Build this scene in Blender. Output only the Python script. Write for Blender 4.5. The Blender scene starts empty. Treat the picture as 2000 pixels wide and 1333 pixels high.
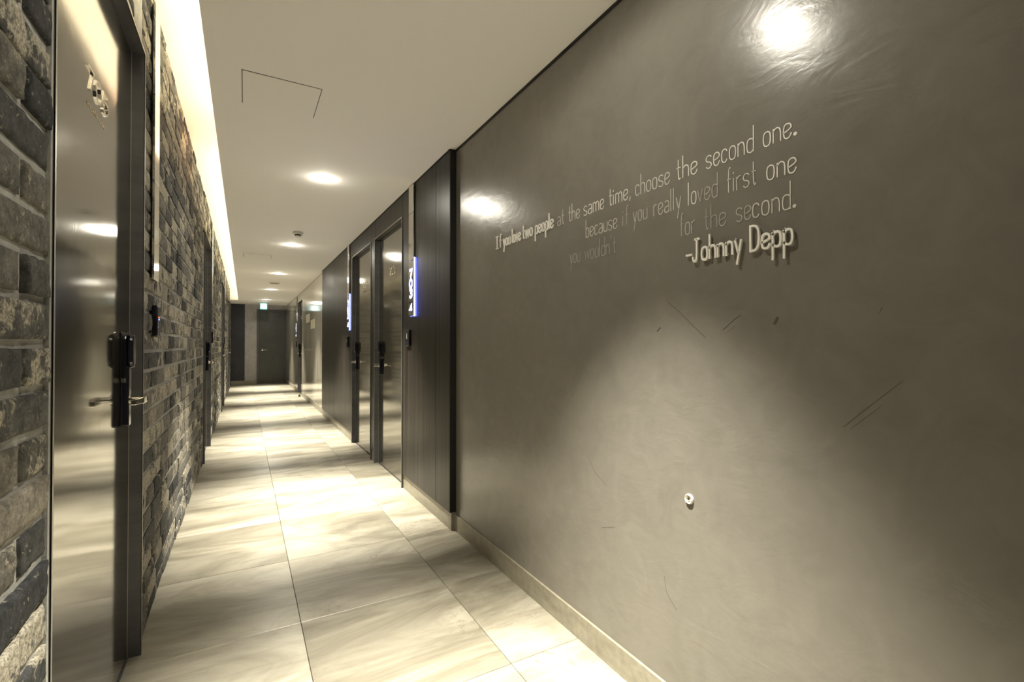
import bpy, bmesh, math, random
from mathutils import Vector, noise
R = random.Random(7)
sc = bpy.context.scene
COL = sc.collection
PI = math.pi
# ------------------------------------------------------------------ camera
CAMH = 1.15
cam = bpy.data.cameras.new('camera'); cam.lens = 925 / 2000 * 36; cam.sensor_width = 36
cam.clip_start = 0.02
camo = bpy.data.objects.new('camera', cam); COL.objects.link(camo)
camo.location = (0, 0, CAMH); camo.rotation_euler = (math.radians(90.53), 0, math.radians(-29.48))
sc.camera = camo
# ------------------------------------------------------------------ world, exposure
w = bpy.data.worlds.new('world'); sc.world = w; w.use_nodes = True
w.node_tree.nodes['Background'].inputs[0].default_value = (0.8, 0.85, 1, 1)
w.node_tree.nodes['Background'].inputs[1].default_value = 0.03
sc.view_settings.view_transform = 'Standard'; sc.view_settings.look = 'None'
sc.view_settings.gamma = 1; sc.view_settings.use_curve_mapping = False
sc.view_settings.exposure = 3.45
sc.cycles.use_denoising = True
sc.cycles.max_bounces = 10; sc.cycles.diffuse_bounces = 6; sc.cycles.glossy_bounces = 5
sc.cycles.sample_clamp_indirect = 6
SPOT_W, WIDE_W = 118, 2.1
SPOT_ANG, SPOT_BLEND = 64, 1.0
COVE_E = 2.4
LAMP_COL = (1.0, 0.95, 0.80)
# ------------------------------------------------------------------ scene constants (metres)
XL, XR = -0.354, 1.153          # mortar face left, plaster face right
XP = 1.112                      # face of the dark panelling
ZC, ZU = 2.377, 2.65            # ceiling, cove ceiling
YB, YE = -3.4, 16.2             # back wall, end wall
YC = 2.751                      # where the panelling begins
YP = 8.31                       # where the dark panelling ends
COVE = (-0.146, 14.8)
LD = [(1.259, 2.225), (5.468, 6.408), (9.62, 10.54), (13.75, 14.69)]   # left doors
RD = [(3.765, 4.698), (4.857, 5.808), (11.70, 12.63)]                     # right doors
LZ, RZ = 2.248, 2.193

# ================================================================== helpers
def P(m): return m.node_tree.nodes['Principled BSDF']
def mat(name, col, rough=0.5, metal=0.0, spec=0.5, emit=None, es=0):
    m = bpy.data.materials.new(name); m.use_nodes = True
    b = P(m); b.inputs['Base Color'].default_value = (*col, 1)
    b.inputs['Roughness'].default_value = rough; b.inputs['Metallic'].default_value = metal
    b.inputs['Specular IOR Level'].default_value = spec
    if emit:
        b.inputs['Emission Color'].default_value = (*emit, 1); b.inputs['Emission Strength'].default_value = es
    return m
class N:
    def __init__(s, m): s.t = m.node_tree; s.b = P(m)
    def n(s, ty, **kw):
        x = s.t.nodes.new(ty)
        for k, v in kw.items(): setattr(x, k, v)
        return x
    def l(s, a, b): s.t.links.new(a, b)
    def pos(s, scale=(1, 1, 1), src='pos'):
        mp = s.n('ShaderNodeMapping'); mp.inputs['Scale'].default_value = scale
        if src == 'pos': g = s.n('ShaderNodeNewGeometry'); s.l(g.outputs['Position'], mp.inputs['Vector'])
        else: g = s.n('ShaderNodeTexCoord'); s.l(g.outputs['Object'], mp.inputs['Vector'])
        return mp.outputs[0]
    def noise(s, vec, scale, detail=4, rough=0.6, dist=0.0):
        x = s.n('ShaderNodeTexNoise'); x.inputs['Scale'].default_value = scale
        x.inputs['Detail'].default_value = detail; x.inputs['Roughness'].default_value = rough
        x.inputs['Distortion'].default_value = dist
        if vec is not None: s.l(vec, x.inputs['Vector'])
        return x.outputs['Fac']
    def ramp(s, fac, stops):
        x = s.n('ShaderNodeValToRGB'); e = x.color_ramp.elements
        while len(e) < len(stops): e.new(0.5)
        for i, (p, c) in enumerate(stops):
            e[i].position = p; e[i].color = (*c, 1) if len(c) == 3 else c
        s.l(fac, x.inputs['Fac']); return x.outputs['Color']
    def mix(s, fac, a, b, mode='MIX'):
        x = s.n('ShaderNodeMix', data_type='RGBA', blend_type=mode)
        if isinstance(fac, float): x.inputs[0].default_value = fac
        else: s.l(fac, x.inputs[0])
        for i, v in ((6, a), (7, b)):
            if isinstance(v, tuple): x.inputs[i].default_value = (*v, 1)
            else: s.l(v, x.inputs[i])
        return x.outputs[2]
    def math(s, op, a, b=0.0):
        x = s.n('ShaderNodeMath', operation=op)
        for i, v in ((0, a), (1, b)):
            if isinstance(v, (int, float)): x.inputs[i].default_value = v
            else: s.l(v, x.inputs[i])
        return x.outputs[0]
    def bump(s, h, strength, dist=0.01):
        x = s.n('ShaderNodeBump'); x.inputs['Strength'].default_value = strength
        x.inputs['Distance'].default_value = dist
        s.l(h, x.inputs['Height']); s.l(x.outputs[0], s.b.inputs['Normal'])
    def col(s, c): s.l(c, s.b.inputs['Base Color'])
    def rough(s, c): s.l(c, s.b.inputs['Roughness'])

def grey(v): return (v, v, v)
# ---- materials
def m_plaster():
    m = mat('grey_plaster', (.13, .115, .095), .33, spec=.5); k = N(m)
    v = k.pos()
    big = k.noise(v, 1.3, 4, .55, .6); sm = k.noise(v, 9, 6, .6, 1.2)
    c = k.ramp(big, [(.3, (.195, .181, .156)), (.7, (.240, .222, .190))])
    c = k.mix(.35, c, k.ramp(sm, [(.3, grey(.75)), (.7, grey(1.15))]), 'MULTIPLY')
    k.col(c)
    k.rough(k.ramp(k.noise(v, 3, 5, .6, .8), [(.3, grey(.20)), (.7, grey(.27))]))
    tr = k.noise(k.pos((1, 1, 2.2)), 6, 6, .55, 1.5)
    k.bump(k.math('ADD', tr, k.math('MULTIPLY', k.noise(v, 60, 3), .12)), .10, .010)
    return m
def m_ceiling():
    m = mat('ceiling_paint', (.95, .925, .90), .75, spec=.25); k = N(m)
    k.bump(k.noise(k.pos(), 220, 2), .08, .002); return m
def m_mortar():
    m = mat('mortar', (.20, .20, .19), .9, spec=.2); k = N(m); v = k.pos()
    k.col(k.ramp(k.noise(v, 30, 6, .7), [(.3, (.36, .355, .33)), (.7, (.54, .535, .50))]))
    k.bump(k.noise(v, 160, 5, .7), .6, .006); return m
def m_brick():
    m = mat('grey_brick', (.1, .1, .09), .85, spec=.25); k = N(m)
    at = k.n('ShaderNodeAttribute', attribute_name='rnd'); rnd = at.outputs['Fac']
    v = k.pos()
    off = k.n('ShaderNodeVectorMath', operation='ADD')
    k.l(v, off.inputs[0])
    cm = k.n('ShaderNodeCombineXYZ'); k.l(k.math('MULTIPLY', rnd, 37), cm.inputs[0]); k.l(k.math('MULTIPLY', rnd, 91), cm.inputs[1])
    k.l(cm.outputs[0], off.inputs[1]); v = off.outputs[0]
    base = k.ramp(rnd, [(0, (.034, .035, .038)), (.22, (.078, .078, .075)), (.55, (.14, .133, .117)), (.85, (.20, .185, .155)), (1, (.30, .27, .22))])
    fine = k.noise(v, 120, 8, .8)
    base = k.mix(.85, base, k.ramp(fine, [(.30, grey(.35)), (.52, grey(1.0)), (.72, grey(1.8))]), 'MULTIPLY')
    base = k.mix(.8, base, k.ramp(k.noise(v, 26, 6, .7), [(.36, grey(.5)), (.5, grey(1.0)), (.68, grey(1.6))]), 'MULTIPLY')
    # lime bloom left on the faces: patches whose size varies from brick to brick
    rr = k.math('FRACT', k.math('MULTIPLY', rnd, 7.31))
    pat = k.noise(v, 15, 9, .70, .3)
    thr = k.math('ADD', pat, k.math('MULTIPLY', k.math('MULTIPLY', rr, rr), .26))
    msk = k.ramp(thr, [(.635, grey(0)), (.69, grey(1))])
    k.col(k.mix(k.math('MULTIPLY', msk, .8), base, k.ramp(k.noise(v, 150, 4, .7), [(.35, (.16, .145, .11)), (.6, (.66, .60, .48))])))
    sp = k.ramp(k.noise(v, 70, 6, .75), [(.60, grey(0)), (.66, grey(.6))])
    c2 = k.b.inputs['Base Color'].links[0].from_socket
    k.col(k.mix(sp, c2, (.40, .36, .28)))
    h = k.math('ADD', fine, k.math('MULTIPLY', msk, .35))
    k.bump(k.math('ADD', h, k.math('MULTIPLY', k.noise(v, 300, 4, .7), .4)), .6, .005)
    return m
def m_panel(name, c0, c1, rough, fz=.35, fy=14, coat=0.0, bump=.02, spec=.5):
    m = mat(name, c0, rough, spec=spec); k = N(m)
    v = k.pos((fy if 'end' in name else 1, fy, fz))
    a = k.noise(v, 1.6, 6, .65); b = k.noise(k.pos((fy * 9 if 'end' in name else 1, fy * 9, fz * 2)), 2, 4, .6)
    c = k.ramp(a, [(.32, c0), (.68, c1)])
    k.col(k.mix(.5, c, k.ramp(b, [(.3, grey(.65)), (.7, grey(1.3))]), 'MULTIPLY'))
    k.rough(k.ramp(b, [(.3, grey(rough * .8)), (.7, grey(rough * 1.25))]))
    k.bump(k.math('ADD', b, a), bump, .01)
    P(m).inputs['Coat Weight'].default_value = coat; P(m).inputs['Coat Roughness'].default_value = .08
    return m
def m_metal(name, col, rough, fz=1.0, wav=.03):
    m = mat(name, col, rough, metal=.92); k = N(m)
    b = k.noise(k.pos((60, 60, 2)), 4, 4, .6)
    k.rough(k.ramp(b, [(.3, grey(rough * .8)), (.7, grey(rough * 1.3))]))
    k.bump(k.math('ADD', k.math('MULTIPLY', b, .02), k.noise(k.pos((1, 1.3, 3.2)), 2.2, 2, .4)), wav, .02)
    return m
def m_tile():
    m = mat('stone_tile', (.5, .46, .38), .38, spec=.5); k = N(m)
    oi = k.n('ShaderNodeObjectInfo'); rnd = oi.outputs['Random']
    v = k.pos((.55, 1.5, 1))
    off = k.n('ShaderNodeVectorMath', operation='ADD'); k.l(v, off.inputs[0])
    cm = k.n('ShaderNodeCombineXYZ'); k.l(k.math('MULTIPLY', rnd, 53), cm.inputs[0]); k.l(k.math('MULTIPLY', rnd, 31), cm.inputs[1])
    k.l(cm.outputs[0], off.inputs[1]); v = off.outputs[0]
    cloud = k.noise(v, 1.7, 7, .62, 1.3)
    c = k.ramp(cloud, [(.25, (.12, .108, .08)), (.41, (.22, .20, .155)), (.55, (.35, .325, .265)), (.75, (.50, .475, .41))])
    c = k.mix(.4, c, k.ramp(rnd, [(0, (.72, .70, .66)), (1, (1.0, 1.0, 1.0))]), 'MULTIPLY')
    sed = k.noise(k.pos((.8, 9, 1)), 2.4, 6, .65, .8)
    c = k.mix(.45, c, k.ramp(sed, [(.3, (.62, .58, .50)), (.5, grey(1)), (.75, grey(1.06))]), 'MULTIPLY')
    # hairline veins in some places
    vn = k.noise(v, 4, 9, .66, .8)
    line = k.math('ABSOLUTE', k.math('SUBTRACT', vn, .5))
    lm = k.ramp(line, [(0, grey(1)), (.011, grey(0))])
    reg = k.ramp(k.noise(v, 1.9, 3, .5), [(.50, grey(0)), (.60, grey(.8))])
    c = k.mix(k.math('MULTIPLY', lm, reg), c, (.15, .12, .085))
    k.col(c)
    k.rough(k.ramp(cloud, [(.3, grey(.42)), (.7, grey(.30))]))
    k.bump(k.math('ADD', sed, k.math('MULTIPLY', k.noise(v, 80, 4), .3)), .06, .004)
    return m
M = dict(
    plaster=m_plaster(), ceiling=m_ceiling(), mortar=m_mortar(), brick=m_brick(), tile=m_tile(),
    panel=m_panel('dark_panel', (.011, .0095, .008), (.042, .035, .028), .38, spec=.22),
    slab=m_panel('polished_slab', (.22, .20, .16), (.66, .61, .49), .12, fz=.2, fy=5, coat=.6, bump=.012),
    skirt=m_panel('skirting_stone', (.24, .215, .16), (.36, .33, .26), .4, fz=8, fy=2),
    leafm=m_metal('door_steel', (.28, .265, .23), .085),
    framem=m_panel('frame_steel', (.060, .060, .066), (.10, .098, .098), .38, fz=8, fy=3),
    highlight=mat('steel_highlight', (.42, .405, .35), .42, metal=.6),
    black=mat('black_plastic', (.006, .006, .008), .22),
    blackgloss=mat('black_gloss', (.012, .012, .02), .1),
    darktrim=mat('black_trim', (.008, .008, .008), .6),
    chrome=mat('chrome', (.75, .72, .66), .12, metal=1),
    mirror=mat('mirror_steel', (.72, .70, .66), .06, metal=1),
    white=mat('white_plastic', (.75, .73, .66), .4),
    grout=mat('grout', (.34, .31, .24), .9),
    enddoor=m_panel('end_door_steel', (.045, .048, .042), (.068, .069, .060), .34, fz=3, fy=3),
    endwall=m_panel('end_wall_plaster', (.36, .34, .335), (.46, .43, .425), .5, fz=2, fy=2),
    navy=m_panel('dark_end_panel', (.016, .017, .025), (.028, .028, .038), .35, fz=2, fy=2),
    lens=mat('lamp_lens', (1, 1, 1), .5, emit=(1, .96, .88), es=9),
    led=mat('cove_led', (1, 1, 1), .5, emit=(1, .90, .62), es=COVE_E),
    ledo=mat('cove_led_warm', (1, 1, 1), .5, emit=(1, .62, .36), es=COVE_E * .9),
    blue=mat('blue_led', (.2, .2, 1), .5, emit=(.16, .20, 1), es=2.6),
    bluelow=mat('blue_rim', (.1, .1, .6), .5, emit=(.16, .14, 1), es=.16),
    digit=mat('lit_digit', (1, 1, 1), .5, emit=(.85, .87, 1), es=.5),
    exit=mat('exit_face', (1, 1, 1), .5, emit=(.80, 1, .97), es=.30),
    exitg=mat('exit_green', (.0, .35, .28), .4, emit=(0, .55, .42), es=.06),
    redl=mat('red_led', (1, .1, .05), .4, emit=(1, .08, .03), es=.5),
    bluel=mat('blue_dot', (.1, .2, 1), .4, emit=(.1, .25, 1), es=.5),
    plate=mat('notice_plate', (.62, .58, .46), .35),
    scratch=mat('scratch_mark', (.085, .078, .068), .5),
    clear=mat('clear_rubber', (.80, .78, .70), .15),
    brass=mat('worn_gilt', (.42, .34, .22), .3, metal=.7),
)
# ---- mesh builders
class MB:
    def __init__(s): s.v = []; s.f = []; s.a = []
    def box(s, x0, x1, y0, y1, z0, z1):
        x0, x1 = sorted((x0, x1)); y0, y1 = sorted((y0, y1)); z0, z1 = sorted((z0, z1))
        b = len(s.v)
        s.v += [(x, y, z) for z in (z0, z1) for y in (y0, y1) for x in (x0, x1)]
        s.f += [tuple(b + i for i in q) for q in ((0, 2, 3, 1), (4, 5, 7, 6), (0, 1, 5, 4), (2, 6, 7, 3), (0, 4, 6, 2), (1, 3, 7, 5))]
        return s
    def prism(s, ring, axis, t0, t1):
        """ring: 2D outline (ccw) swept along axis from t0 to t1; axis 0 -> (y,z), 1 -> (x,z), 2 -> (x,y)"""
        b = len(s.v); n = len(ring)
        for t in (t0, t1):
            for (p, q) in ring:
                s.v.append((t, p, q) if axis == 0 else (p, t, q) if axis == 1 else (p, q, t))
        s.f.append(tuple(b + i for i in range(n))[::-1]); s.f.append(tuple(b + n + i for i in range(n)))
        for i in range(n):
            j = (i + 1) % n; s.f.append((b + i, b + j, b + n + j, b + n + i))
        return s
    def lathe(s, prof, c, axis=2, n=28):
        """prof: list of (r, t) along axis from centre c"""
        b = len(s.v)
        for r, t in prof:
            for i in range(n):
                a = 2 * PI * i / n; p, q = r * math.cos(a), r * math.sin(a)
                s.v.append((c[0] + p, c[1] + q, c[2] + t) if axis == 2 else (c[0] + t, c[1] + p, c[2] + q) if axis == 0 else (c[0] + p, c[1] + t, c[2] + q))
        for k in range(len(prof) - 1):
            for i in range(n):
                j = (i + 1) % n; s.f.append((b + k * n + i, b + k * n + j, b + (k + 1) * n + j, b + (k + 1) * n + i))
        s.f.append(tuple(b + i for i in range(n))[::-1]); s.f.append(tuple(b + (len(prof) - 1) * n + i for i in range(n)))
        return s
    def ribbon(s, pts, wd, closed, mp, d0, d1):
        """flat stroke of width wd along pts (u,v), raised from depth d0 to d1, mp maps (u,v,d) to the world"""
        n = len(pts); L = []; Rr = []
        for i in range(n):
            p = Vector(pts[i])
            a = Vector(pts[i - 1]) if (i > 0 or closed) else None
            c = Vector(pts[(i + 1) % n]) if (i < n - 1 or closed) else None
            d1_ = (p - a).normalized() if a is not None else None
            d2_ = (c - p).normalized() if c is not None else None
            if d1_ is None: d1_ = d2_
            if d2_ is None: d2_ = d1_
            t = (d1_ + d2_)
            t = t.normalized() if t.length > 1e-6 else d1_
            nn = Vector((-t.y, t.x)); k = 1 / max(.45, nn.dot(Vector((-d1_.y, d1_.x))))
            L.append(p + nn * wd / 2 * k); Rr.append(p - nn * wd / 2 * k)
        b = len(s.v)
        for q in range(n):
            for (P_, d) in ((L[q], d0), (L[q], d1), (Rr[q], d1), (Rr[q], d0)): s.v.append(mp(P_.x, P_.y, d))
        for q in range(n if closed else n - 1):
            i, j = b + 4 * q, b + 4 * ((q + 1) % n)
            for k in range(4): s.f.append((i + k, i + (k + 1) % 4, j + (k + 1) % 4, j + k))
        if not closed:
            s.f.append((b, b + 1, b + 2, b + 3)); e = b + 4 * (n - 1); s.f.append((e + 3, e + 2, e + 1, e))
        return s
    def build(s, name, m, parent=None, smooth=False, bevel=0, kind=None, label=None):
        me = bpy.data.meshes.new(name)
        o = bpy.data.objects.new(name, me); COL.objects.link(o)
        off = Vector((0, 0, 0))
        if parent is not None:
            o.parent = parent; q = parent
            while q is not None: off += q.location; q = q.parent
        me.from_pydata([tuple(Vector(p) - off) for p in s.v], [], s.f)
        if s.a:
            at = me.attributes.new('rnd', 'FLOAT', 'FACE'); at.data.foreach_set('value', s.a)
        else:
            bm = bmesh.new(); bm.from_mesh(me); bmesh.ops.recalc_face_normals(bm, faces=bm.faces); bm.to_mesh(me); bm.free()
        me.materials.append(m)
        if smooth: me.shade_smooth()
        if bevel:
            bv = o.modifiers.new('bevel', 'BEVEL'); bv.width = bevel; bv.segments = 2; bv.limit_method = 'ANGLE'
        if kind: o['kind'] = kind
        if label: o['label'] = label
        return o
def thing(name, loc, label, cat, group=None, kind=None):
    o = bpy.data.objects.new(name, None); COL.objects.link(o); o.location = loc
    o.empty_display_size = .05
    o['label'] = label; o['category'] = cat
    if group: o['group'] = group
    if kind: o['kind'] = kind
    return o
def tag(o, label, cat, group=None, kind=None):
    o['label'] = label; o['category'] = cat
    if group: o['group'] = group
    if kind: o['kind'] = kind
    return o
def rrect(w_, h_, r, cy=0, cz=0, n=6):
    out = []
    for sx, sy, a0 in ((1, 1, 0), (-1, 1, 90), (-1, -1, 180), (1, -1, 270)):
        for i in range(n + 1):
            a = math.radians(a0 + 90 * i / n)
            out.append((cy + sx * (w_ / 2 - r) + r * math.cos(a), cz + sy * (h_ / 2 - r) + r * math.sin(a)))
    return out

# ================================================================== floor
G = .65
fl = MB().box(-1.3, 1.7, YB, YE + .3, -.12, -.012).build('floor', M['grout'])
tag(fl, 'pale stone tile floor of the corridor', 'floor', kind='structure')
gap = .0017
k0 = int(math.floor((YB - 2.80) / G))
cols = [(-1.07, -.425), (-.425, .21), (.21, .845), (.845, 1.49)]
for c0, c1 in cols:
    k = k0
    while 2.80 + k * G < YE:
        y0 = max(YB, 2.80 + k * G); y1 = min(YE + .1, y0 + G if k > k0 else 2.80 + (k + 1) * G)
        if c0 < -1 and y0 < 14.5: k += 1; continue
        dz = R.uniform(-.0004, .0004)
        t = MB(); x0, x1 = c0 + gap / 2, min(c1 - gap / 2, 1.3); ya, yb = y0 + gap / 2, y1 - gap / 2
        c = .0012
        b = 0
        t.v = [(x0, ya, -.012), (x1, ya, -.012), (x1, yb, -.012), (x0, yb, -.012),
               (x0, ya, dz - c), (x1, ya, dz - c), (x1, yb, dz - c), (x0, yb, dz - c),
               (x0 + c, ya + c, dz), (x1 - c, ya + c, dz), (x1 - c, yb - c, dz), (x0 + c, yb - c, dz)]
        for a in (0, 4):
            for i in range(4): j = (i + 1) % 4; t.f.append((a + i, a + j, a + 4 + j, a + 4 + i))
        t.f.append((8, 9, 10, 11))
        t.build('floor_tile', M['tile'], fl)
        k += 1

# ================================================================== ceiling
ce = MB()
ce.box(COVE[0], 1.7, YB, COVE[1], ZC, ZC + .05)
ce.box(-1.3, 1.7, COVE[1], YE + .2, ZC, ZC + .3)
ce.box(-.75, .35, YB, COVE[1], ZU, ZU + .08)
ce.box(.30, .36, YB, COVE[1], ZC + .05, ZU)
ce.build('ceiling', M['ceiling'])
tag(bpy.data.objects['ceiling'], 'off-white painted ceiling with a raised cove on the left', 'ceiling', kind='structure')
tr = MB(); tr.box(-.112, -.104, YB, COVE[1], ZC - .0015, ZC)
tag(tr.build('trim_1', M['ceiling']), 'thin bead along the ceiling edge beside the cove', 'trim', kind='structure')
gp = MB()  # black strip stands in for the shade in the ceiling gap
gp.box(XR - .006, XR, YB, YC, ZC - .011, ZC - .0008); gp.box(XP - .004, XP + .02, YC, YP, ZC - .009, ZC - .0008)
gp.box(XR - .006, XR, YP, YE, ZC - .011, ZC - .0008)
tag(gp.build('shadow_gap_strip', M['darktrim']), 'black strip painted as shadow line between ceiling and right wall', 'trim', kind='structure')
led = thing('cove_light', (COVE[0] + .03, YB + .1, ZC + .05), 'long glowing warm white strip light hidden in the ceiling cove', 'light')
lx0, lx1 = COVE[0] + .022, COVE[0] + .040
for a, b, mm, lb in ((YB + .1, 3.55, 'led', None), (3.55, 4.25, 'ledo', 'orange-tinted segment'), (4.25, COVE[1] - .05, 'led', None)):
    MB().box(lx0, lx1, a, b, ZC + .058, ZC + .070).build('light_strip', M[mm], led, label=lb)
MB().box(lx0 - .004, lx1 + .004, YB + .1, COVE[1] - .05, ZC + .050, ZC + .058).build('channel', M['white'], led)

# ================================================================== end and back walls
ew = MB().box(-1.3, 1.6, YE, YE + .2, 0, ZC).build('wall_back', M['endwall'])
tag(ew, 'grey end wall of the corridor around the far door', 'wall', kind='structure')
MB().box(-1.3, .013, YE - .02, YE, .10, ZC).build('dark_panel', M['navy'], ew)
MB().box(-1.3, .30, YE - .03, YE, 0, .10).build('baseboard', M['skirt'], ew)
tag(MB().box(-1.4, 1.6, YB - .15, YB, 0, ZU).build('wall_front', M['plaster']), 'plain grey wall behind the camera', 'wall', kind='structure')

# ================================================================== left wall: mortar bed + bricks
def left_x(y): return (-.340, -.3310) if y < 1.4 else (XL, -.3455)
segs = []; y = YB
for a, b in LD: segs.append((y, a)); y = b
segs.append((y, YE))
wl = MB()
for i, (a, b) in enumerate(segs):
    wl.box(-.75, left_x(a)[0], a, b, 0, ZU)
for a, b in LD: wl.box(-.75, left_x(a)[0] if a < 1.4 else XL, a, b, LZ, ZU)
for a, b in LD:
    wl.box(-.75, -.50, a, b, 0, LZ)
    wl.box(-.40, -.3315 if a < 1.4 else -.346, a - .010, a, 0, LZ); wl.box(-.40, -.346, b, b + .008, 0, LZ)
wl = wl.build('wall_left', M['mortar'])
tag(wl, 'left corridor wall of rough grey and black bricks', 'wall', kind='structure')
PITCH = .0822
th = math.radians(29.48)
def project(x, y, z):
    d = y * math.cos(th) + x * math.sin(th)
    if d < .05: return None
    return (1000 + 925 * (x * math.cos(th) - y * math.sin(th)) / d, 675 - 925 * (z - CAMH) / d, d)
bricks = []
def course_run(a, b, z0, z1, row, xf):
    """bricks along y from a to b in one course; irregular mix of stretchers and halves"""
    y = b; first = True
    st = .225 if row % 2 else .118
    while y > a + .02:
        L = st if first else (.225 if R.random() < .78 else .118)
        first = False
        y0 = max(a + .004, y - L)
        if y0 - (a + .004) < .05: y0 = a + .004
        bricks.append((y0, y - .001, z0, z1, xf + R.uniform(-.003, .004)))
        y = y0 - R.uniform(.012, .016)
nrow = int(ZU / PITCH) + 1
for r in range(nrow):
    for i, (a, b) in enumerate(segs):
        off = (1.155 % PITCH) if i == 0 else (1.128 % PITCH)
        z0 = off + (r - 1) * PITCH + .006; z1 = z0 + PITCH - .0165
        z0 = max(z0, .002); z1 = min(z1, ZU - .002)
        if z1 - z0 < .02: continue
        j = R.uniform(-.0015, .0015)
        course_run(a + .001, b - .0085, z0 + j, z1 + j, r, left_x(a)[1])
    for (a, b) in LD:
        off = 1.128 % PITCH
        z0 = max(off + (r - 1) * PITCH + .006, LZ + .004); z1 = min(off + r * PITCH - .0105, ZU - .002)
        if z1 - z0 < .015: continue
        course_run(a, b - .004, z0, z1, r, -.341)
def rank(b):
    y = (b[0] + b[1]) / 2; z = (b[2] + b[3]) / 2
    p = project(b[4], b[1], z); q = project(b[4], b[0], z)
    if p is None: return 1e9
    if q is None: return 1e9
    if p[0] < -2 or p[1] > 1350 or q[1] > 1500 and p[1] > 1340: return 1e9
    if p[1] < -20: return 1e9
    area = (p[0] - max(q[0], -40)) * (b[3] - b[2]) * 925 / p[2]
    return -area
bricks.sort(key=rank)
def brick_mesh(mb, b, n, m, amp):
    y0, y1, z0, z1, xf = b; base = len(mb.v); seed = R.uniform(0, 100); rv = R.random()
    tilt = R.uniform(-.002, .002); wob = R.uniform(.0008, .002)
    for j in range(m + 1):
        for i in range(n + 1):
            u, v = i / n, j / m
            if n >= 4:      # denser rows close to the edges
                u = .5 - .5 * math.cos(PI * u) if n < 8 else u
            y = y0 + (y1 - y0) * u; z = z0 + (z1 - z0) * v
            edge = (i in (0, n)) or (j in (0, m))
            p = Vector((seed, y * 22, z * 22))
            x = xf + tilt * (u - .5) + amp * noise.noise(p) + amp * .6 * noise.noise(p * 3.1)
            if edge:
                x -= .0030 + .0018 * noise.noise(p * 2)
                y += wob * noise.noise(p * 1.7 + Vector((5, 0, 0))) * 1.6; z += wob * noise.noise(p * 1.7 + Vector((0, 9, 0))) * 1.6
            mb.v.append((x, y, z))
    W = n + 1; f0 = len(mb.f)
    for j in range(m):
        for i in range(n):
            a = base + j * W + i; mb.f.append((a, a + 1, a + W + 1, a + W))
    ring = [base + i for i in range(n + 1)] + [base + j * W + n for j in range(1, m + 1)] + [base + m * W + i for i in range(n - 1, -1, -1)] + [base + j * W for j in range(m - 1, 0, -1)]
    bb = len(mb.v)
    for r_ in ring:
        v = mb.v[r_]; mb.v.append((min(-.36, xf - .03), v[1], v[2]))
    for i in range(len(ring)):
        j = (i + 1) % len(ring); mb.f.append((ring[i], bb + i, bb + j, ring[j]))
    mb.a += [rv] * (len(mb.f) - f0)
for b in bricks[:300]:
    near = b[1] < 1.4
    mb = MB(); brick_mesh(mb, b, 16 if near else 5, 8 if near else 3, .0034 if near else .0028)
    mb.build('brick', M['brick'], wl, smooth=near)
rest = MB()
for b in bricks[300:]: brick_mesh(rest, b, 3, 2, .0025)
rest.build('brick', M['brick'], wl, kind='stuff')

# ================================================================== right wall
wr = MB()
wr.box(XR, 1.5, YB, YC, 0, ZC)
cuts = [(YC, RD[0][0]), (RD[0][1], RD[1][0]), (RD[1][1], RD[2][0]), (RD[2][1], YE)]
for a, b in cuts: wr.box(XR, 1.5, a, b, 0, ZC)
for a, b in RD: wr.box(XR, 1.5, a, b, RZ, ZC); wr.box(1.32, 1.5, a, b, 0, RZ)
wr = wr.build('wall_right', M['plaster'])
tag(wr, 'right corridor wall, grey plaster near, dark panels beyond', 'wall', kind='structure')
# panelling: each sheet a part
def sheet(y0, y1, z0, z1, x, m, th_=.018, nm='wall_panel', lb=None):
    MB().box(x, x + th_, y0 + .0015, y1 - .0015, z0, z1).build(nm, m, wr, bevel=.0015, label=lb)
ZS = .112
for a, b in ((YC + .004, 3.0), (3.0, RD[0][0]), (RD[0][1], RD[1][0]), (RD[1][1], 7.1), (7.1, YP)):
    sheet(a, b, ZS, ZC - .009, XP, M['panel'], .041)
for a, b in RD[:2]: sheet(a, b, RZ + .001, ZC - .009, XP, M['panel'], .041)
MB().box(XP, XR + .0, YC - .002, YC + .003, ZS, ZC - .001).build('panel_edge', M['darktrim'], wr)
for a, b in ((YP + .002, 9.9), (9.9, RD[2][0]), (RD[2][1], 14.4), (14.4, YE)):
    sheet(a, b, .10, ZC - .011, XR - .012, M['slab'], .012, lb='polished grey stone sheet')
sheet(RD[2][0], RD[2][1], RZ + .001, ZC - .011, XR - .012, M['slab'], .012, lb='polished grey stone sheet')
# baseboards
def board(x, a, b, h):
    o = MB()
    o.box(x, XR + .0005, a, b, 0, h); return o
bb_ = MB()
bb_.box(XR - .010, XR, YB, YC, 0, .098)
for a, b in ((YC, RD[0][0]), (RD[0][1], RD[1][0]), (RD[1][1], YP)): bb_.box(XP + .010, XR, a, b, 0, ZS)
for a, b in ((YP, RD[2][0]), (RD[2][1], YE)): bb_.box(XR - .014, XR, a, b, 0, .10)
tag(bb_.build('baseboard_right', M['skirt'], bevel=.001), 'pale stone skirting along the right wall', 'baseboard', kind='structure')
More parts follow.
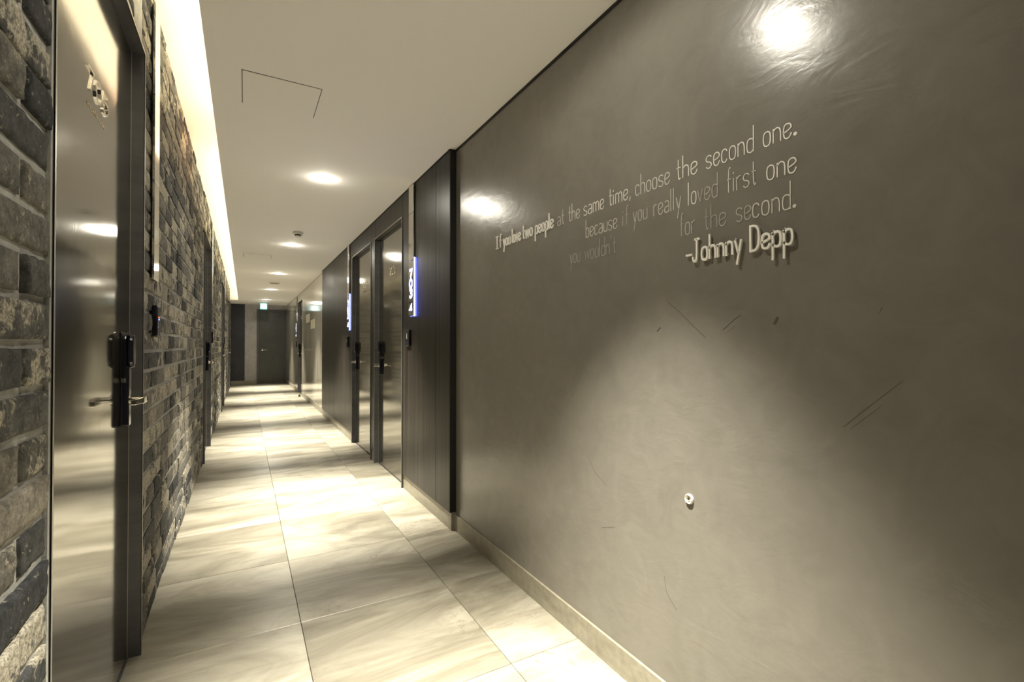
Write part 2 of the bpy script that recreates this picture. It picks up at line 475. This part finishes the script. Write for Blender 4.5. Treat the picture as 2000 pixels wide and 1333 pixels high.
# scratches worn into the plaster, laid just proud of the face
def px_to_wall(x, y, X=XR):
    d = X * 1062.6 / (x - 477); return ((d - X * .4921) / .8705, CAMH - (y - 675) / 925 * d)
for pts, wd in (([(1305, 590), (1330, 612), (1352, 635), (1378, 660)], .0018), ([(1412, 645), (1430, 628), (1447, 615)], .0022),
                ([(1420, 650), (1436, 636)], .0012), ([(1645, 835), (1700, 792), (1762, 745)], .0014), ([(1660, 838), (1722, 792)], .0008),
                ([(1296, 1123), (1300, 1155), (1320, 1190)], .0013), ([(1148, 890), (1160, 920), (1185, 950)], .0012),
                ([(1175, 1030), (1200, 1029)], .0012), ([(1290, 640), (1283, 648)], .006), ([(1520, 620), (1512, 634)], .008),
                ([(1718, 612), (1724, 600)], .002)):
    q = [px_to_wall(*p) for p in pts]
    MB().ribbon([(-a, z) for a, z in q], wd * .9, False, lambda u, v, d: (XR - d, -u, v), -.001, .0003).build('scratch', M['scratch'], wr)

# ================================================================== doors
GL = {}   # glyph strokes in x-height units; width first
def g(ch, wd, *st): GL[ch] = (wd, st)
O = [(.25, 0), (.75, 0), (1, .2), (1, .8), (.75, 1), (.25, 1), (0, .8), (0, .2)]
g('o', 1, (O, True))
g('e', 1, ([(0, .42), (1, .62), (1, .82), (.75, 1), (.25, 1), (0, .8), (0, .2), (.25, 0), (.72, 0), (1, .22), (1, .32)], False))
g('a', 1, ([(.08, .9), (.25, 1), (.75, 1), (1, .8), (1, 0)], False), ([(1, .55), (.2, .5), (0, .36), (0, .14), (.2, 0), (.7, 0), (1, .18)], False))
g('n', 1, ([(0, 0), (0, 1)], False), ([(0, .78), (.3, 1), (.7, 1), (1, .8), (1, 0)], False))
g('h', 1, ([(0, 0), (0, 1.9)], False), ([(0, .78), (.3, 1), (.7, 1), (1, .8), (1, 0)], False))
g('m', 1.6, ([(0, 0), (0, 1)], False), ([(0, .8), (.25, 1), (.55, 1), (.8, .8), (.8, 0)], False), ([(.8, .8), (1.05, 1), (1.35, 1), (1.6, .8), (1.6, 0)], False))
g('r', .7, ([(0, 0), (0, 1)], False), ([(0, .75), (.3, 1), (.7, 1)], False))
g('s', .95, ([(.95, .85), (.7, 1), (.25, 1), (0, .82), (0, .65), (.2, .53), (.75, .45), (.95, .3), (.95, .18), (.7, 0), (.25, 0), (0, .15)], False))
g('c', .9, ([(.9, .8), (.7, 1), (.25, 1), (0, .8), (0, .2), (.25, 0), (.7, 0), (.9, .2)], False))
g('d', 1, ([(1, 0), (1, 1.9)], False), ([(1, .8), (.75, 1), (.25, 1), (0, .8), (0, .2), (.25, 0), (.75, 0), (1, .2)], False))
g('b', 1, ([(0, 0), (0, 1.9)], False), ([(0, .8), (.25, 1), (.75, 1), (1, .8), (1, .2), (.75, 0), (.25, 0), (0, .2)], False))
g('p', 1, ([(0, 1), (0, -.9)], False), ([(0, .8), (.25, 1), (.75, 1), (1, .8), (1, .2), (.75, 0), (.25, 0), (0, .2)], False))
g('l', .15, ([(0, 0), (0, 1.9)], False))
g('i', .15, ([(0, 0), (0, 1)], False), ([(0, 1.3), (0, 1.45)], False))
g('t', .7, ([(.3, 1.7), (.3, .2), (.5, 0), (.7, .12)], False), ([(0, 1), (.7, 1)], False))
g('f', .7, ([(.25, 0), (.25, 1.65), (.45, 1.88), (.7, 1.8)], False), ([(0, 1), (.6, 1)], False))
g('u', 1, ([(0, 1), (0, .2), (.25, 0), (.7, 0), (1, .2)], False), ([(1, 1), (1, 0)], False))
g('v', 1, ([(0, 1), (.5, 0), (1, 1)], False))
g('w', 1.5, ([(0, 1), (.35, 0), (.75, .9), (1.15, 0), (1.5, 1)], False))
g('y', 1, ([(0, 1), (.5, .05)], False), ([(1, 1), (.3, -.8)], False))
g('.', .25, ([(0, .1), (.25, .1)], False))
g(',', .25, ([(.2, .15), (.05, -.25)], False))
g("'", .2, ([(.1, 1.85), (.1, 1.5)], False))
g('-', .9, ([(0, .6), (.9, .6)], False))
g('I', .8, ([(.4, 0), (.4, 1.7)], False), ([(0, 1.7), (.8, 1.7)], False), ([(0, 0), (.8, 0)], False))
g('J', 1.25, ([(.75, 1.75), (.75, .25), (.5, 0), (.2, 0), (0, .2), (0, .4)], False), ([(.3, 1.75), (1.25, 1.75)], False))
g('D', 1.15, ([(0, 0), (0, 1.75), (.6, 1.75), (1, 1.55), (1.15, 1.2), (1.15, .55), (1, .2), (.6, 0)], True))
g('7', 1, ([(0, 1.8), (1, 1.8), (.45, 0)], False))
g('0', 1, ([(.3, 0), (.7, 0), (1, .35), (1, 1.45), (.7, 1.8), (.3, 1.8), (0, 1.45), (0, .35)], True))
g('5', 1, ([(.95, 1.8), (.1, 1.8), (.05, 1), (.7, 1.05), (1, .8), (1, .3), (.7, 0), (.25, 0), (0, .2)], False))
g('3', 1, ([(0, 1.6), (.3, 1.8), (.75, 1.8), (1, 1.55), (1, 1.15), (.7, .95), (.35, .95)], False), ([(.7, .95), (1, .7), (1, .25), (.75, 0), (.3, 0), (0, .2)], False))
g('2', 1, ([(0, 1.5), (.3, 1.8), (.75, 1.8), (1, 1.5), (1, 1.2), (0, 0), (1, 0)], False))
g('1', .5, ([(0, 1.4), (.5, 1.8), (.5, 0)], False))
g('4', 1, ([(.8, 0), (.8, 1.8), (0, .5), (1, .5)], False))
g('6', 1, ([(.9, 1.8), (.2, 1.1), (0, .6), (.1, .15), (.4, 0), (.75, .05), (1, .35), (1, .7), (.7, .95), (.3, .95), (.05, .7)], False))

def soften(p, cl):
    out = []; n = len(p)
    for i in range(n):
        if not cl and i in (0, n - 1): out.append(p[i]); continue
        a, b, c = Vector(p[i - 1]), Vector(p[i]), Vector(p[(i + 1) % n])
        if (b - a).angle(c - b, 0) > 1.35: out.append(p[i]); continue
        out.append(tuple(b.lerp(a, .28))); out.append(tuple(b.lerp(c, .28)))
    return out
def glyph(ch, xh, wscale, u0, v0, wd, mp, d0, d1):
    mb = MB()
    for pts, cl in GL[ch][1]:
        if ch == '.':
            n = 12; r = wd * 1.5
            mb.ribbon([(u0 + r * .5 * math.cos(2 * PI * i / n) + .1 * wscale, v0 + r * .9 + r * .5 * math.sin(2 * PI * i / n)) for i in range(n)], r, True, mp, d0, d1)
            continue
        mb.ribbon(soften([(u0 + x * wscale, v0 + y * xh) for x, y in pts], cl), wd, cl, mp, d0, d1)
    return mb

def door(n, side, ya, yb, ztop, number, label, lvl=2):
    """side -1: left wall, +1: right wall. frame, leaf, lock, lever, number, threshold"""
    s = side
    if s < 0: xlip, xleaf, xwall = -.328, -.369, -.50
    else:     xlip, xleaf, xwall = XP - .006 if ya < YP else XR - .018, 1.150 if ya < YP else 1.175, 1.32
    t = thing('door_%d' % n, ((xleaf), (ya + yb) / 2, 0), label, 'door', kind='structure')
    lip = .008
    f = MB()
    # jamb profile in plan, measured from the outer edge inward: lip, reveal, rebate behind the leaf
    X = [xwall, xlip, xlip, xleaf + s * .004, xleaf + s * .004, xwall]; E = [0, 0, lip, lip, lip + .003, lip + .003]
    f.prism([(x, ya + e) for x, e in zip(X, E)], 2, 0, ztop)
    f.prism([(x, yb - e) for x, e in zip(X, E)], 2, 0, ztop)
    f.prism([(x, ztop - e) for x, e in zip(X, E)], 1, ya, yb)
    fr = f.build('frame', M['framem'], t)
    e = MB(); w_ = .0022      # highlights along the folded steel edges, painted as lighter strips
    for yy in (ya + lip, yb - lip):
        y_ = ya if yy < (ya + yb) / 2 else yb
        e.box(xlip - s * .0004, xlip + s * .002, y_, yy, .003, ztop - lip)
        e.box(xleaf - s * .0010, xleaf + s * .002, yy - w_ * .6, yy + w_ * .6, .003, ztop - lip)
    e.box(xlip - s * .0006, xlip + s * .002, ya, yb, ztop - lip, ztop)
    e.build('edge_highlight', M['highlight'], t)
    MB().box(xleaf, xleaf + s * .04, ya + lip + .0035, yb - lip - .0035, .010, ztop - lip - .004).build('leaf', M['leafm'], t, bevel=.001)
    MB().box(xleaf - s * .004, xwall, ya + .004, yb - .004, 0, .006).build('threshold', M['framem'], t)
    # digital lock near the far edge
    yl = yb - lip - .125 if s < 0 else yb - lip - .10
    q = -s   # direction out of the leaf
    def ring(w2, h2, r, cz): return rrect(w2, h2, r, yl, cz)
    lb = MB().prism(ring(.070, .185, .033, 1.105), 0, xleaf, xleaf + q * .018).build('lock_body', M['black'], t, bevel=.004)
    MB().prism(ring(.062, .120, .030, 1.130), 0, xleaf + q * .018, xleaf + q * .036).build('lock_cover', M['blackgloss'], lb, bevel=.010)
    MB().prism(ring(.046, .215, .010, .975), 0, xleaf, xleaf + q * .024).build('lock_slide', M['blackgloss'], lb, bevel=.006)
    rose = MB().lathe([(.021, 0), (.021, q * .006), (.011, q * .009), (.010, q * .050)], (xleaf + q * .022, yl, .962), axis=0, n=20).build('lever_rose', M['chrome'], t)
    xa = xleaf + q * .056; xb = xleaf + q * .072
    lo, hi = sorted((xa, xb)); h = MB()
    h.prism([(lo, yl + .012), (hi, yl + .012), (hi, yl - .060), (lo, yl - .060)], 2, .950, .974)
    h.prism([(lo, yl - .058), (hi, yl - .058), (hi - (.012 if q > 0 else -.0) , yl - .120), (lo - (.012 if q > 0 else -.012), yl - .120)], 2, .952, .972)
    h.build('lever', M['chrome'], rose, bevel=.003)
    # room number: raised digits, a small worn line of lettering below
    nz, xh, step = (1.843, .032, .078) if s < 0 else (1.785, .035, .064)
    yc = 1.65 if s < 0 else ya + .54
    if number:
        for i, ch in enumerate(number):
            if s < 0: mp = lambda u, v, d: (xleaf + d, yc + u, v)
            else: mp = lambda u, v, d: (xleaf - d, yc - u, v)
            glyph(ch, xh, step * .7, i * step, nz, .007, mp, 0, .004).build('digit', M['chrome'], t)
        sm = MB(); rr = random.Random(n)
        for i in range(13):
            u = i * step * .19; hgt = rr.uniform(.010, .018)
            for a in range(2):
                sm.ribbon([(u + rr.uniform(0, .006), nz - .050 + rr.uniform(0, .008)), (u + rr.uniform(.003, .011), nz - .050 + hgt)], .0028, False, mp, 0, .001)
            if rr.random() < .6: sm.ribbon([(u, nz - .050 + hgt * .5), (u + .010, nz - .050 + hgt * .5)], .0025, False, mp, 0, .001)
        sm.build('small_lettering', M['brass'], t)
    return t
door(1, -1, *LD[0], LZ, '705', 'brushed steel door nearest on the left, set in brick')
door(2, -1, *LD[1], LZ, '', 'second steel door along the brick wall')
door(3, -1, *LD[2], LZ, '', 'third steel door along the brick wall')
door(4, -1, *LD[3], LZ, '', 'farthest steel door along the brick wall')
door(5, 1, *RD[0], RZ, '703', 'steel door nearest on the right, beside the lit number sign')
door(6, 1, *RD[1], RZ, '702', 'steel door second on the right, behind the nearer one')
door(7, 1, *RD[2], RZ, '701', 'steel door in the polished grey part of the right wall')
# far end door
t = thing('door_8', (.76, YE, 0), 'dark grey door in the end wall with round lever handle', 'door', kind='structure')
f = MB(); f.box(.33, .39, YE - .035, YE, 0, 2.24); f.box(1.10, 1.151, YE - .035, YE, 0, 2.24); f.box(.39, 1.10, YE - .035, YE, 2.17, 2.24)
f.build('frame', M['framem'], t, bevel=.002)
MB().box(.394, 1.097, YE - .022, YE, .006, 2.165).build('leaf', M['enddoor'], t, bevel=.002)
rs = MB().lathe([(.030, 0), (.030, -.008), (.012, -.012), (.011, -.05)], (.475, YE - .022, 1.015), axis=1, n=20).build('lever_rose', M['chrome'], t)
MB().box(.465, .60, YE - .082, YE - .068, 1.005, 1.027).build('lever', M['chrome'], rs, bevel=.003)

# ================================================================== number signs and card readers
def sign(side, y0, y1, zb, zt, text, label, lit):
    s = side; xw = -.344 if s < 0 else (XP if y0 < YP else XR - .012)
    q = -s
    t = thing('room_sign', (xw, (y0 + y1) / 2, zb), label, 'sign', 'tall steel number signs')
    cuts_ = [zb, zb + .42, zb + .78, zt]
    x0, x1 = xw + q * .006, xw + q * .014
    for a, b in zip(cuts_[:-1], cuts_[1:]):
        MB().box(x0, x1, y0, y1, a + .0012, b - .0012).build('steel_plate', M['mirror'], t, bevel=.0008)
    MB().box(xw + q * .0, x0, y0 + .012, y1 - .012, zb + .01, zt - .01).build('backing', M['darktrim'], t)
    if lit and y0 < 10:
        fr = MB(); w_ = .004
        fr.box(xw + q * .001, x0 + q * .002, y0 - .003, y0 - .0005, zb - .002, zb + .44)
        fr.box(xw + q * .0012, x0 - q * .0002, y1 - .008, y1 - .002, zb + .002, zb + .44)
        fr.box(xw + q * .0012, x0 - q * .0002, y0 + .008, y1 - .008, zb + .002, zb + .008)
        fr.build('halo_strip', M['blue'], t)
    if text:
        hh = .060; ww = (y1 - y0) * .50
        if s < 0: mp = lambda u, v, d: (x1 + d, (y0 + y1) / 2 + u, v)
        else: mp = lambda u, v, d: (x1 - d, (y0 + y1) / 2 - u, v)
        zz = [.290, .217, .144, .038]
        for ch, dz in zip(text, zz):
            g_ = glyph(ch, hh / 1.8 * (.75 if dz < .1 else 1), ww * GL[ch][0] / max(GL[ch][0], 1), -ww / 2 if GL[ch][0] >= 1 else 0, zb + dz, .019 if dz > .1 else .016, mp, -.001, .0015)
            dg = g_.build('digit', M['digit'] if lit else M['white'], t)
            if lit:
                k = glyph(ch, hh / 1.8 * (.75 if dz < .1 else 1), ww * GL[ch][0] / max(GL[ch][0], 1), -ww / 2 if GL[ch][0] >= 1 else 0, zb + dz, .025 if dz > .1 else .021, mp, -.001, .0006)
                k.build('digit_halo', M['bluelow'], dg)
    return t
def reader(side, y0, y1, z0, z1, label, leds):
    s = side; xw = -.344 if s < 0 else (XP if y0 < YP else XR - .012); q = -s
    t = thing('card_reader', (xw, (y0 + y1) / 2, z0), label, 'card reader', 'black card readers beside the doors')
    MB().box(xw, xw + q * .018, y0, y1, z0, z1).build('housing', M['black'], t, bevel=.003)
    MB().box(xw + q * .018, xw + q * .0195, y0 + .008, y1 - .008, z0 + .008, z1 - .008).build('face', M['blackgloss'], t)
    MB().box(xw + q * .002, xw + q * .016, y0 + .03, y1 - .03, z0 - .004, z0).build('base_clip', M['chrome'], t)
    zm = (z0 + z1) / 2 + .012; ym = (y0 + y1) / 2
    if leds:
        MB().box(xw + q * .0195, xw + q * .021, ym - .006, ym + .006, zm + .001, zm + .006).build('red_light', M['redl'], t)
        MB().box(xw + q * .0195, xw + q * .021, ym - .006, ym + .006, zm - .008, zm - .003).build('blue_light', M['bluel'], t)
    else:
        MB().box(xw + q * .0195, xw + q * .020, ym - .004, ym + .004, zm - .02, zm + .02).build('mark', M['white'], t)
sign(-1, 2.462, 2.585, 1.425, 2.60, '', 'tall mirror steel strip sign on brick beside the nearest left door', False)
sign(-1, 6.60, 6.72, 1.425, 2.62, '', 'steel strip sign on brick beyond the second left door', False)
sign(-1, 10.78, 10.90, 1.425, 2.62, '', 'steel strip sign on brick beyond the third left door', False)
sign(1, 3.445, 3.56, 1.372, ZC - .012, '7034', 'steel strip with large blue-lit digits left of the near dark panel', True)
sign(1, 5.95, 6.06, 1.335, ZC - .012, '7024', 'smaller-looking blue-lit strip sign beyond the second right door', True)
sign(1, 12.90, 13.01, 1.335, ZC - .012, '7014', 'tiny blue-lit strip sign beyond the far right door', True)
reader(-1, 2.515, 2.60, 1.19, 1.322, 'black card reader with red and blue lights on near brick', True)
reader(-1, 6.66, 6.745, 1.18, 1.312, 'black card reader on brick beyond the second left door', True)
reader(-1, 10.84, 10.92, 1.18, 1.312, 'black card reader on brick beyond the third left door', True)
reader(1, 3.53, 3.64, 1.148, 1.27, 'black card reader below the nearest blue-lit sign', False)
reader(1, 6.00, 6.09, 1.13, 1.26, 'black card reader below the second blue-lit sign', False)
reader(1, 12.92, 13.0, 1.10, 1.24, 'black card reader below the farthest blue-lit sign', False)
# notice plates on the polished slabs
for y0, y1, z0, z1, dots, lb in ((10.35, 10.84, 1.62, 1.79, True, 'cream notice plate with two dark dots on polished wall'),
                                 (9.55, 10.03, 1.475, 1.645, False, 'plain cream notice plate, lower and nearer on polished wall')):
    t = thing('notice_plate', (XR - .012, (y0 + y1) / 2, z0), lb, 'plate', 'cream plates on the polished wall')
    MB().box(XR - .022, XR - .0122, y0, y1, z0, z1).build('plate', M['plate'], t, bevel=.002)
    if dots:
        for dz in (.06, .115): MB().box(XR - .024, XR - .022, y0 + .06, y0 + .12, z0 + dz, z0 + dz + .018).build('dot', M['darktrim'], t)
# door stop on the floor by the far door
t = thing('door_stop', (1.085, 11.62, 0), 'small black door stop on floor by far right door', 'door stop')
MB().lathe([(.026, 0), (.024, .02), (.016, .045)], (1.085, 11.62, .0), n=14).build('base', M['darktrim'], t)
MB().lathe([(.020, .045), (.020, .056), (.012, .060)], (1.085, 11.62, .0), n=14).build('cap', M['chrome'], t)
# wall bumper on the plaster
yb_, zb_ = px_to_wall(1346, 974)
t = thing('wall_bumper', (XR, yb_, zb_), 'small round clear bumper stuck on the grey plaster wall', 'bumper')
MB().lathe([(.0150, 0), (.0150, -.004), (.0125, -.0075), (.0100, -.006), (.0095, -.003)], (XR, yb_, zb_), axis=0).build('ring', M['clear'], t, smooth=False)
MB().lathe([(.0048, -.003), (.0048, -.006), (.003, -.0072)], (XR, yb_, zb_), axis=0, n=16).build('screw', M['chrome'], t)
MB().box(XR - .0078, XR - .0062, yb_ - .0004, yb_ + .0012, zb_ - .002, zb_ + .009).build('slot', M['brass'], t)

# ================================================================== ceiling fittings
names = ['nearest, above the camera', 'first in view, large and bright', 'second in view, beside the smoke detector',
         'third in view along the ceiling', 'fourth in view along the ceiling', 'farthest, above the exit sign']
for i in range(6):
    y = 1.05 + 2.65 * i; x = .505
    t = thing('downlight', (x, y, ZC), 'round recessed white downlight, ' + names[i], 'light', 'recessed downlights')
    MB().lathe([(.048, 0), (.048, -.003), (.040, -.005), (.034, -.002)], (x, y, ZC), n=32).build('trim_ring', M['white'], t)
    MB().lathe([(.033, -.0022), (.031, -.0045)], (x, y, ZC), n=32).build('lens', M['lens'], t)
    for nm, e in (('beam', SPOT_W), ('spill', WIDE_W), ('glow', .13)):  # third one is an added point lamp that brightens the ceiling round the fitting
        l = bpy.data.lights.new(nm, 'POINT' if nm == 'glow' else 'SPOT'); l.energy = e; l.color = LAMP_COL; l.shadow_soft_size = .03
        if nm != 'glow': l.spot_size = math.radians(SPOT_ANG if nm == 'beam' else 176)
        if nm != 'glow': l.spot_blend = SPOT_BLEND if nm == 'beam' else .35
        o = bpy.data.objects.new('beam', l); COL.objects.link(o); o.parent = t; o.location = (0, 0, -.045 if nm == 'glow' else -.012)
for (y, lb) in ((2.41, 'square white access panel in the near ceiling'), (7.2, 'square white access panel farther along the ceiling')):
    t = thing('access_panel', (.152, y + .165, ZC), lb, 'access panel', 'square ceiling access panels')
    MB().box(-.016, .320, y, y + .332, ZC - .0006, ZC).build('gap', M['darktrim'], t)
    MB().box(-.0125, .3165, y + .0035, y + .3300, ZC - .0022, ZC - .0007).build('panel', M['ceiling'], t)
t = thing('smoke_detector', (.50, 5.60, ZC), 'round white smoke detector on the ceiling', 'smoke detector')
MB().lathe([(.052, 0), (.055, -.006), (.053, -.022), (.046, -.028)], (.50, 5.60, ZC), n=28).build('base', M['white'], t)
MB().lathe([(.032, -.028), (.032, -.042)], (.50, 5.60, ZC), n=24).build('grille', M['darktrim'], t)
MB().lathe([(.038, -.042), (.034, -.050), (.018, -.053)], (.50, 5.60, ZC), n=24).build('cap', M['white'], t)
t = thing('ceiling_speaker', (.516, 10.4, ZC), 'flat round grey speaker grille in the ceiling', 'speaker')
MB().lathe([(.10, 0), (.10, -.006), (.092, -.010)], (.516, 10.4, ZC), n=28).build('rim', M['white'], t)
MB().lathe([(.088, -.0095), (.085, -.0115)], (.516, 10.4, ZC), n=28).build('grille', mat('grille_grey', (.30, .27, .22), .6), t)
# exit sign
ex, ey = .47, 15.05
t = thing('exit_sign', (ex, ey, ZC), 'glowing square exit sign hanging from the ceiling end', 'sign')
MB().box(ex - .15, ex + .15, ey - .03, ey + .03, ZC - .010, ZC).build('mount', M['white'], t)
MB().box(ex - .03, ex + .03, ey - .012, ey + .012, ZC - .035, ZC - .010).build('stem', M['white'], t)
MB().box(ex - .092, ex + .092, ey - .018, ey + .018, ZC - .215, ZC - .035).build('housing', M['exitg'], t, bevel=.004)
for sy in (-1, 1):
    MB().box(ex - .077, ex + .077, ey + sy * .018, ey + sy * .020, ZC - .200, ZC - .050).build('lit_face', M['exit'], t)
# running figure of the sign in green
fg = MB(); cx, cz = ex - .01, ZC - .125
for pts, wd in (([(-.002, .012), (.004, -.008)], .016), ([(.004, -.008), (.020, -.022), (.014, -.042)], .010), ([(.002, -.010), (-.010, -.028), (-.030, -.032)], .010),
                ([(-.002, .012), (-.020, .004), (-.024, -.010)], .008), ([(.000, .012), (.016, .004), (.026, .008)], .008)):
    fg.ribbon(pts, wd, False, lambda u, v, d: (cx + u, ey - .020 - d, cz + v), 0, .001)
fg.lathe([(.009, 0), (.009, -.001)], (cx + .001, ey - .020, cz + .030), axis=1, n=14)
for a, b, c, d in ((.040, .044, -.05, .05), (.066, .070, -.05, .05), (.040, .070, .046, .05)):
    fg.box(cx + a, cx + b, ey - .021, ey - .020, cz + c, cz + d)
fg.build('running_figure', mat('pale_green', (.35, .75, .62), .5, emit=(.35, .85, .70), es=.12), t)
# small camera box near the far right corner
t = thing('sensor_box', (1.02, 15.6, ZC), 'small white sensor box on the ceiling in the far right corner', 'sensor')
MB().box(.93, 1.10, 15.55, 15.65, ZC - .035, ZC).build('housing', M['white'], t, bevel=.004)
MB().lathe([(.015, 0), (.012, -.006)], (1.015, 15.6, ZC - .035), n=14).build('eye', M['darktrim'], t)

# ================================================================== wall lettering
def xY(px): return (XR * 1062.6 / (px - 477) - XR * .4921) / .8705
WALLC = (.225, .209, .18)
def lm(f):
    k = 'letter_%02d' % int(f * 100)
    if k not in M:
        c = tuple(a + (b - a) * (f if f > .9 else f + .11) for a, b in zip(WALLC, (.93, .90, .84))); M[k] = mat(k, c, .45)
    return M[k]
def line(words, z, label, xh=.036):
    t = thing('wall_lettering', (XR, xY((words[0][1] + words[-1][2]) / 2), z), label, 'lettering', 'lines of the wall quotation')
    for (txt, p0, p1, fade, bold) in words:
        y0, y1 = xY(p0), xY(p1); tot = y0 - y1
        ws = [GL[c][0] for c in txt]; gsp = .42
        unit = tot / (sum(ws) + gsp * (len(txt) - 1)) if len(txt) > 1 else tot / ws[0]
        u = 0
        wd = (.0030, .0054, .0056)[bold]; d0, d1 = ((-.0005, .0014), (.001, .006), (.005, .0105))[bold]
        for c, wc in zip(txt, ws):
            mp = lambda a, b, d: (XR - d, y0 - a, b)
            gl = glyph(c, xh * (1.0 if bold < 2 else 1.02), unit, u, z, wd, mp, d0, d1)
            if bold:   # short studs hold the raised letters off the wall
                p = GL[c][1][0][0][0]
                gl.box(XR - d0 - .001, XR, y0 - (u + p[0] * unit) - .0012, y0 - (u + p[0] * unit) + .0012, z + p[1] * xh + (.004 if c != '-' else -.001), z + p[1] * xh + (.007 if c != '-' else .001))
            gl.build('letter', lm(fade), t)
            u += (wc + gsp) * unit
    return t
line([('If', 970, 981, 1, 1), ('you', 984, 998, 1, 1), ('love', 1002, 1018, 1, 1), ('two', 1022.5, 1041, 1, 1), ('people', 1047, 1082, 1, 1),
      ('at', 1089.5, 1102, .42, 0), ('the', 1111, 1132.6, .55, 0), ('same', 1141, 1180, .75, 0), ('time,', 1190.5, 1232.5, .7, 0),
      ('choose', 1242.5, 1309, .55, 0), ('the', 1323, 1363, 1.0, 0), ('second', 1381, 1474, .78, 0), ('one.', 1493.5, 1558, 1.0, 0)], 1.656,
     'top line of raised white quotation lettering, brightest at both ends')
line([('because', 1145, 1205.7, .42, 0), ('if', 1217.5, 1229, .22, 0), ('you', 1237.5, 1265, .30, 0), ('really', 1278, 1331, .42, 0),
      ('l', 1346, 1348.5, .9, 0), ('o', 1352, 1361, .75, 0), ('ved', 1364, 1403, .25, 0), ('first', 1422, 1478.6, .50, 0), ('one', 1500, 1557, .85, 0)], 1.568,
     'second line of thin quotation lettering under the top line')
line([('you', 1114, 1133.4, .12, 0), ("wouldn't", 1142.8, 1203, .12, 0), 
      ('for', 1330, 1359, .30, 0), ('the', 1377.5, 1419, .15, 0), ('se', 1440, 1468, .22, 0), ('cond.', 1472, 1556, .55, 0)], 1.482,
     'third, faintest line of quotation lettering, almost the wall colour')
line([('-', 1344.5, 1356.7, 1, 2), ('Johnny', 1358, 1453, 1, 2), ('Depp', 1471, 1553, 1, 2)], 1.395,
     'bold raised white signature line under the faint quotation')
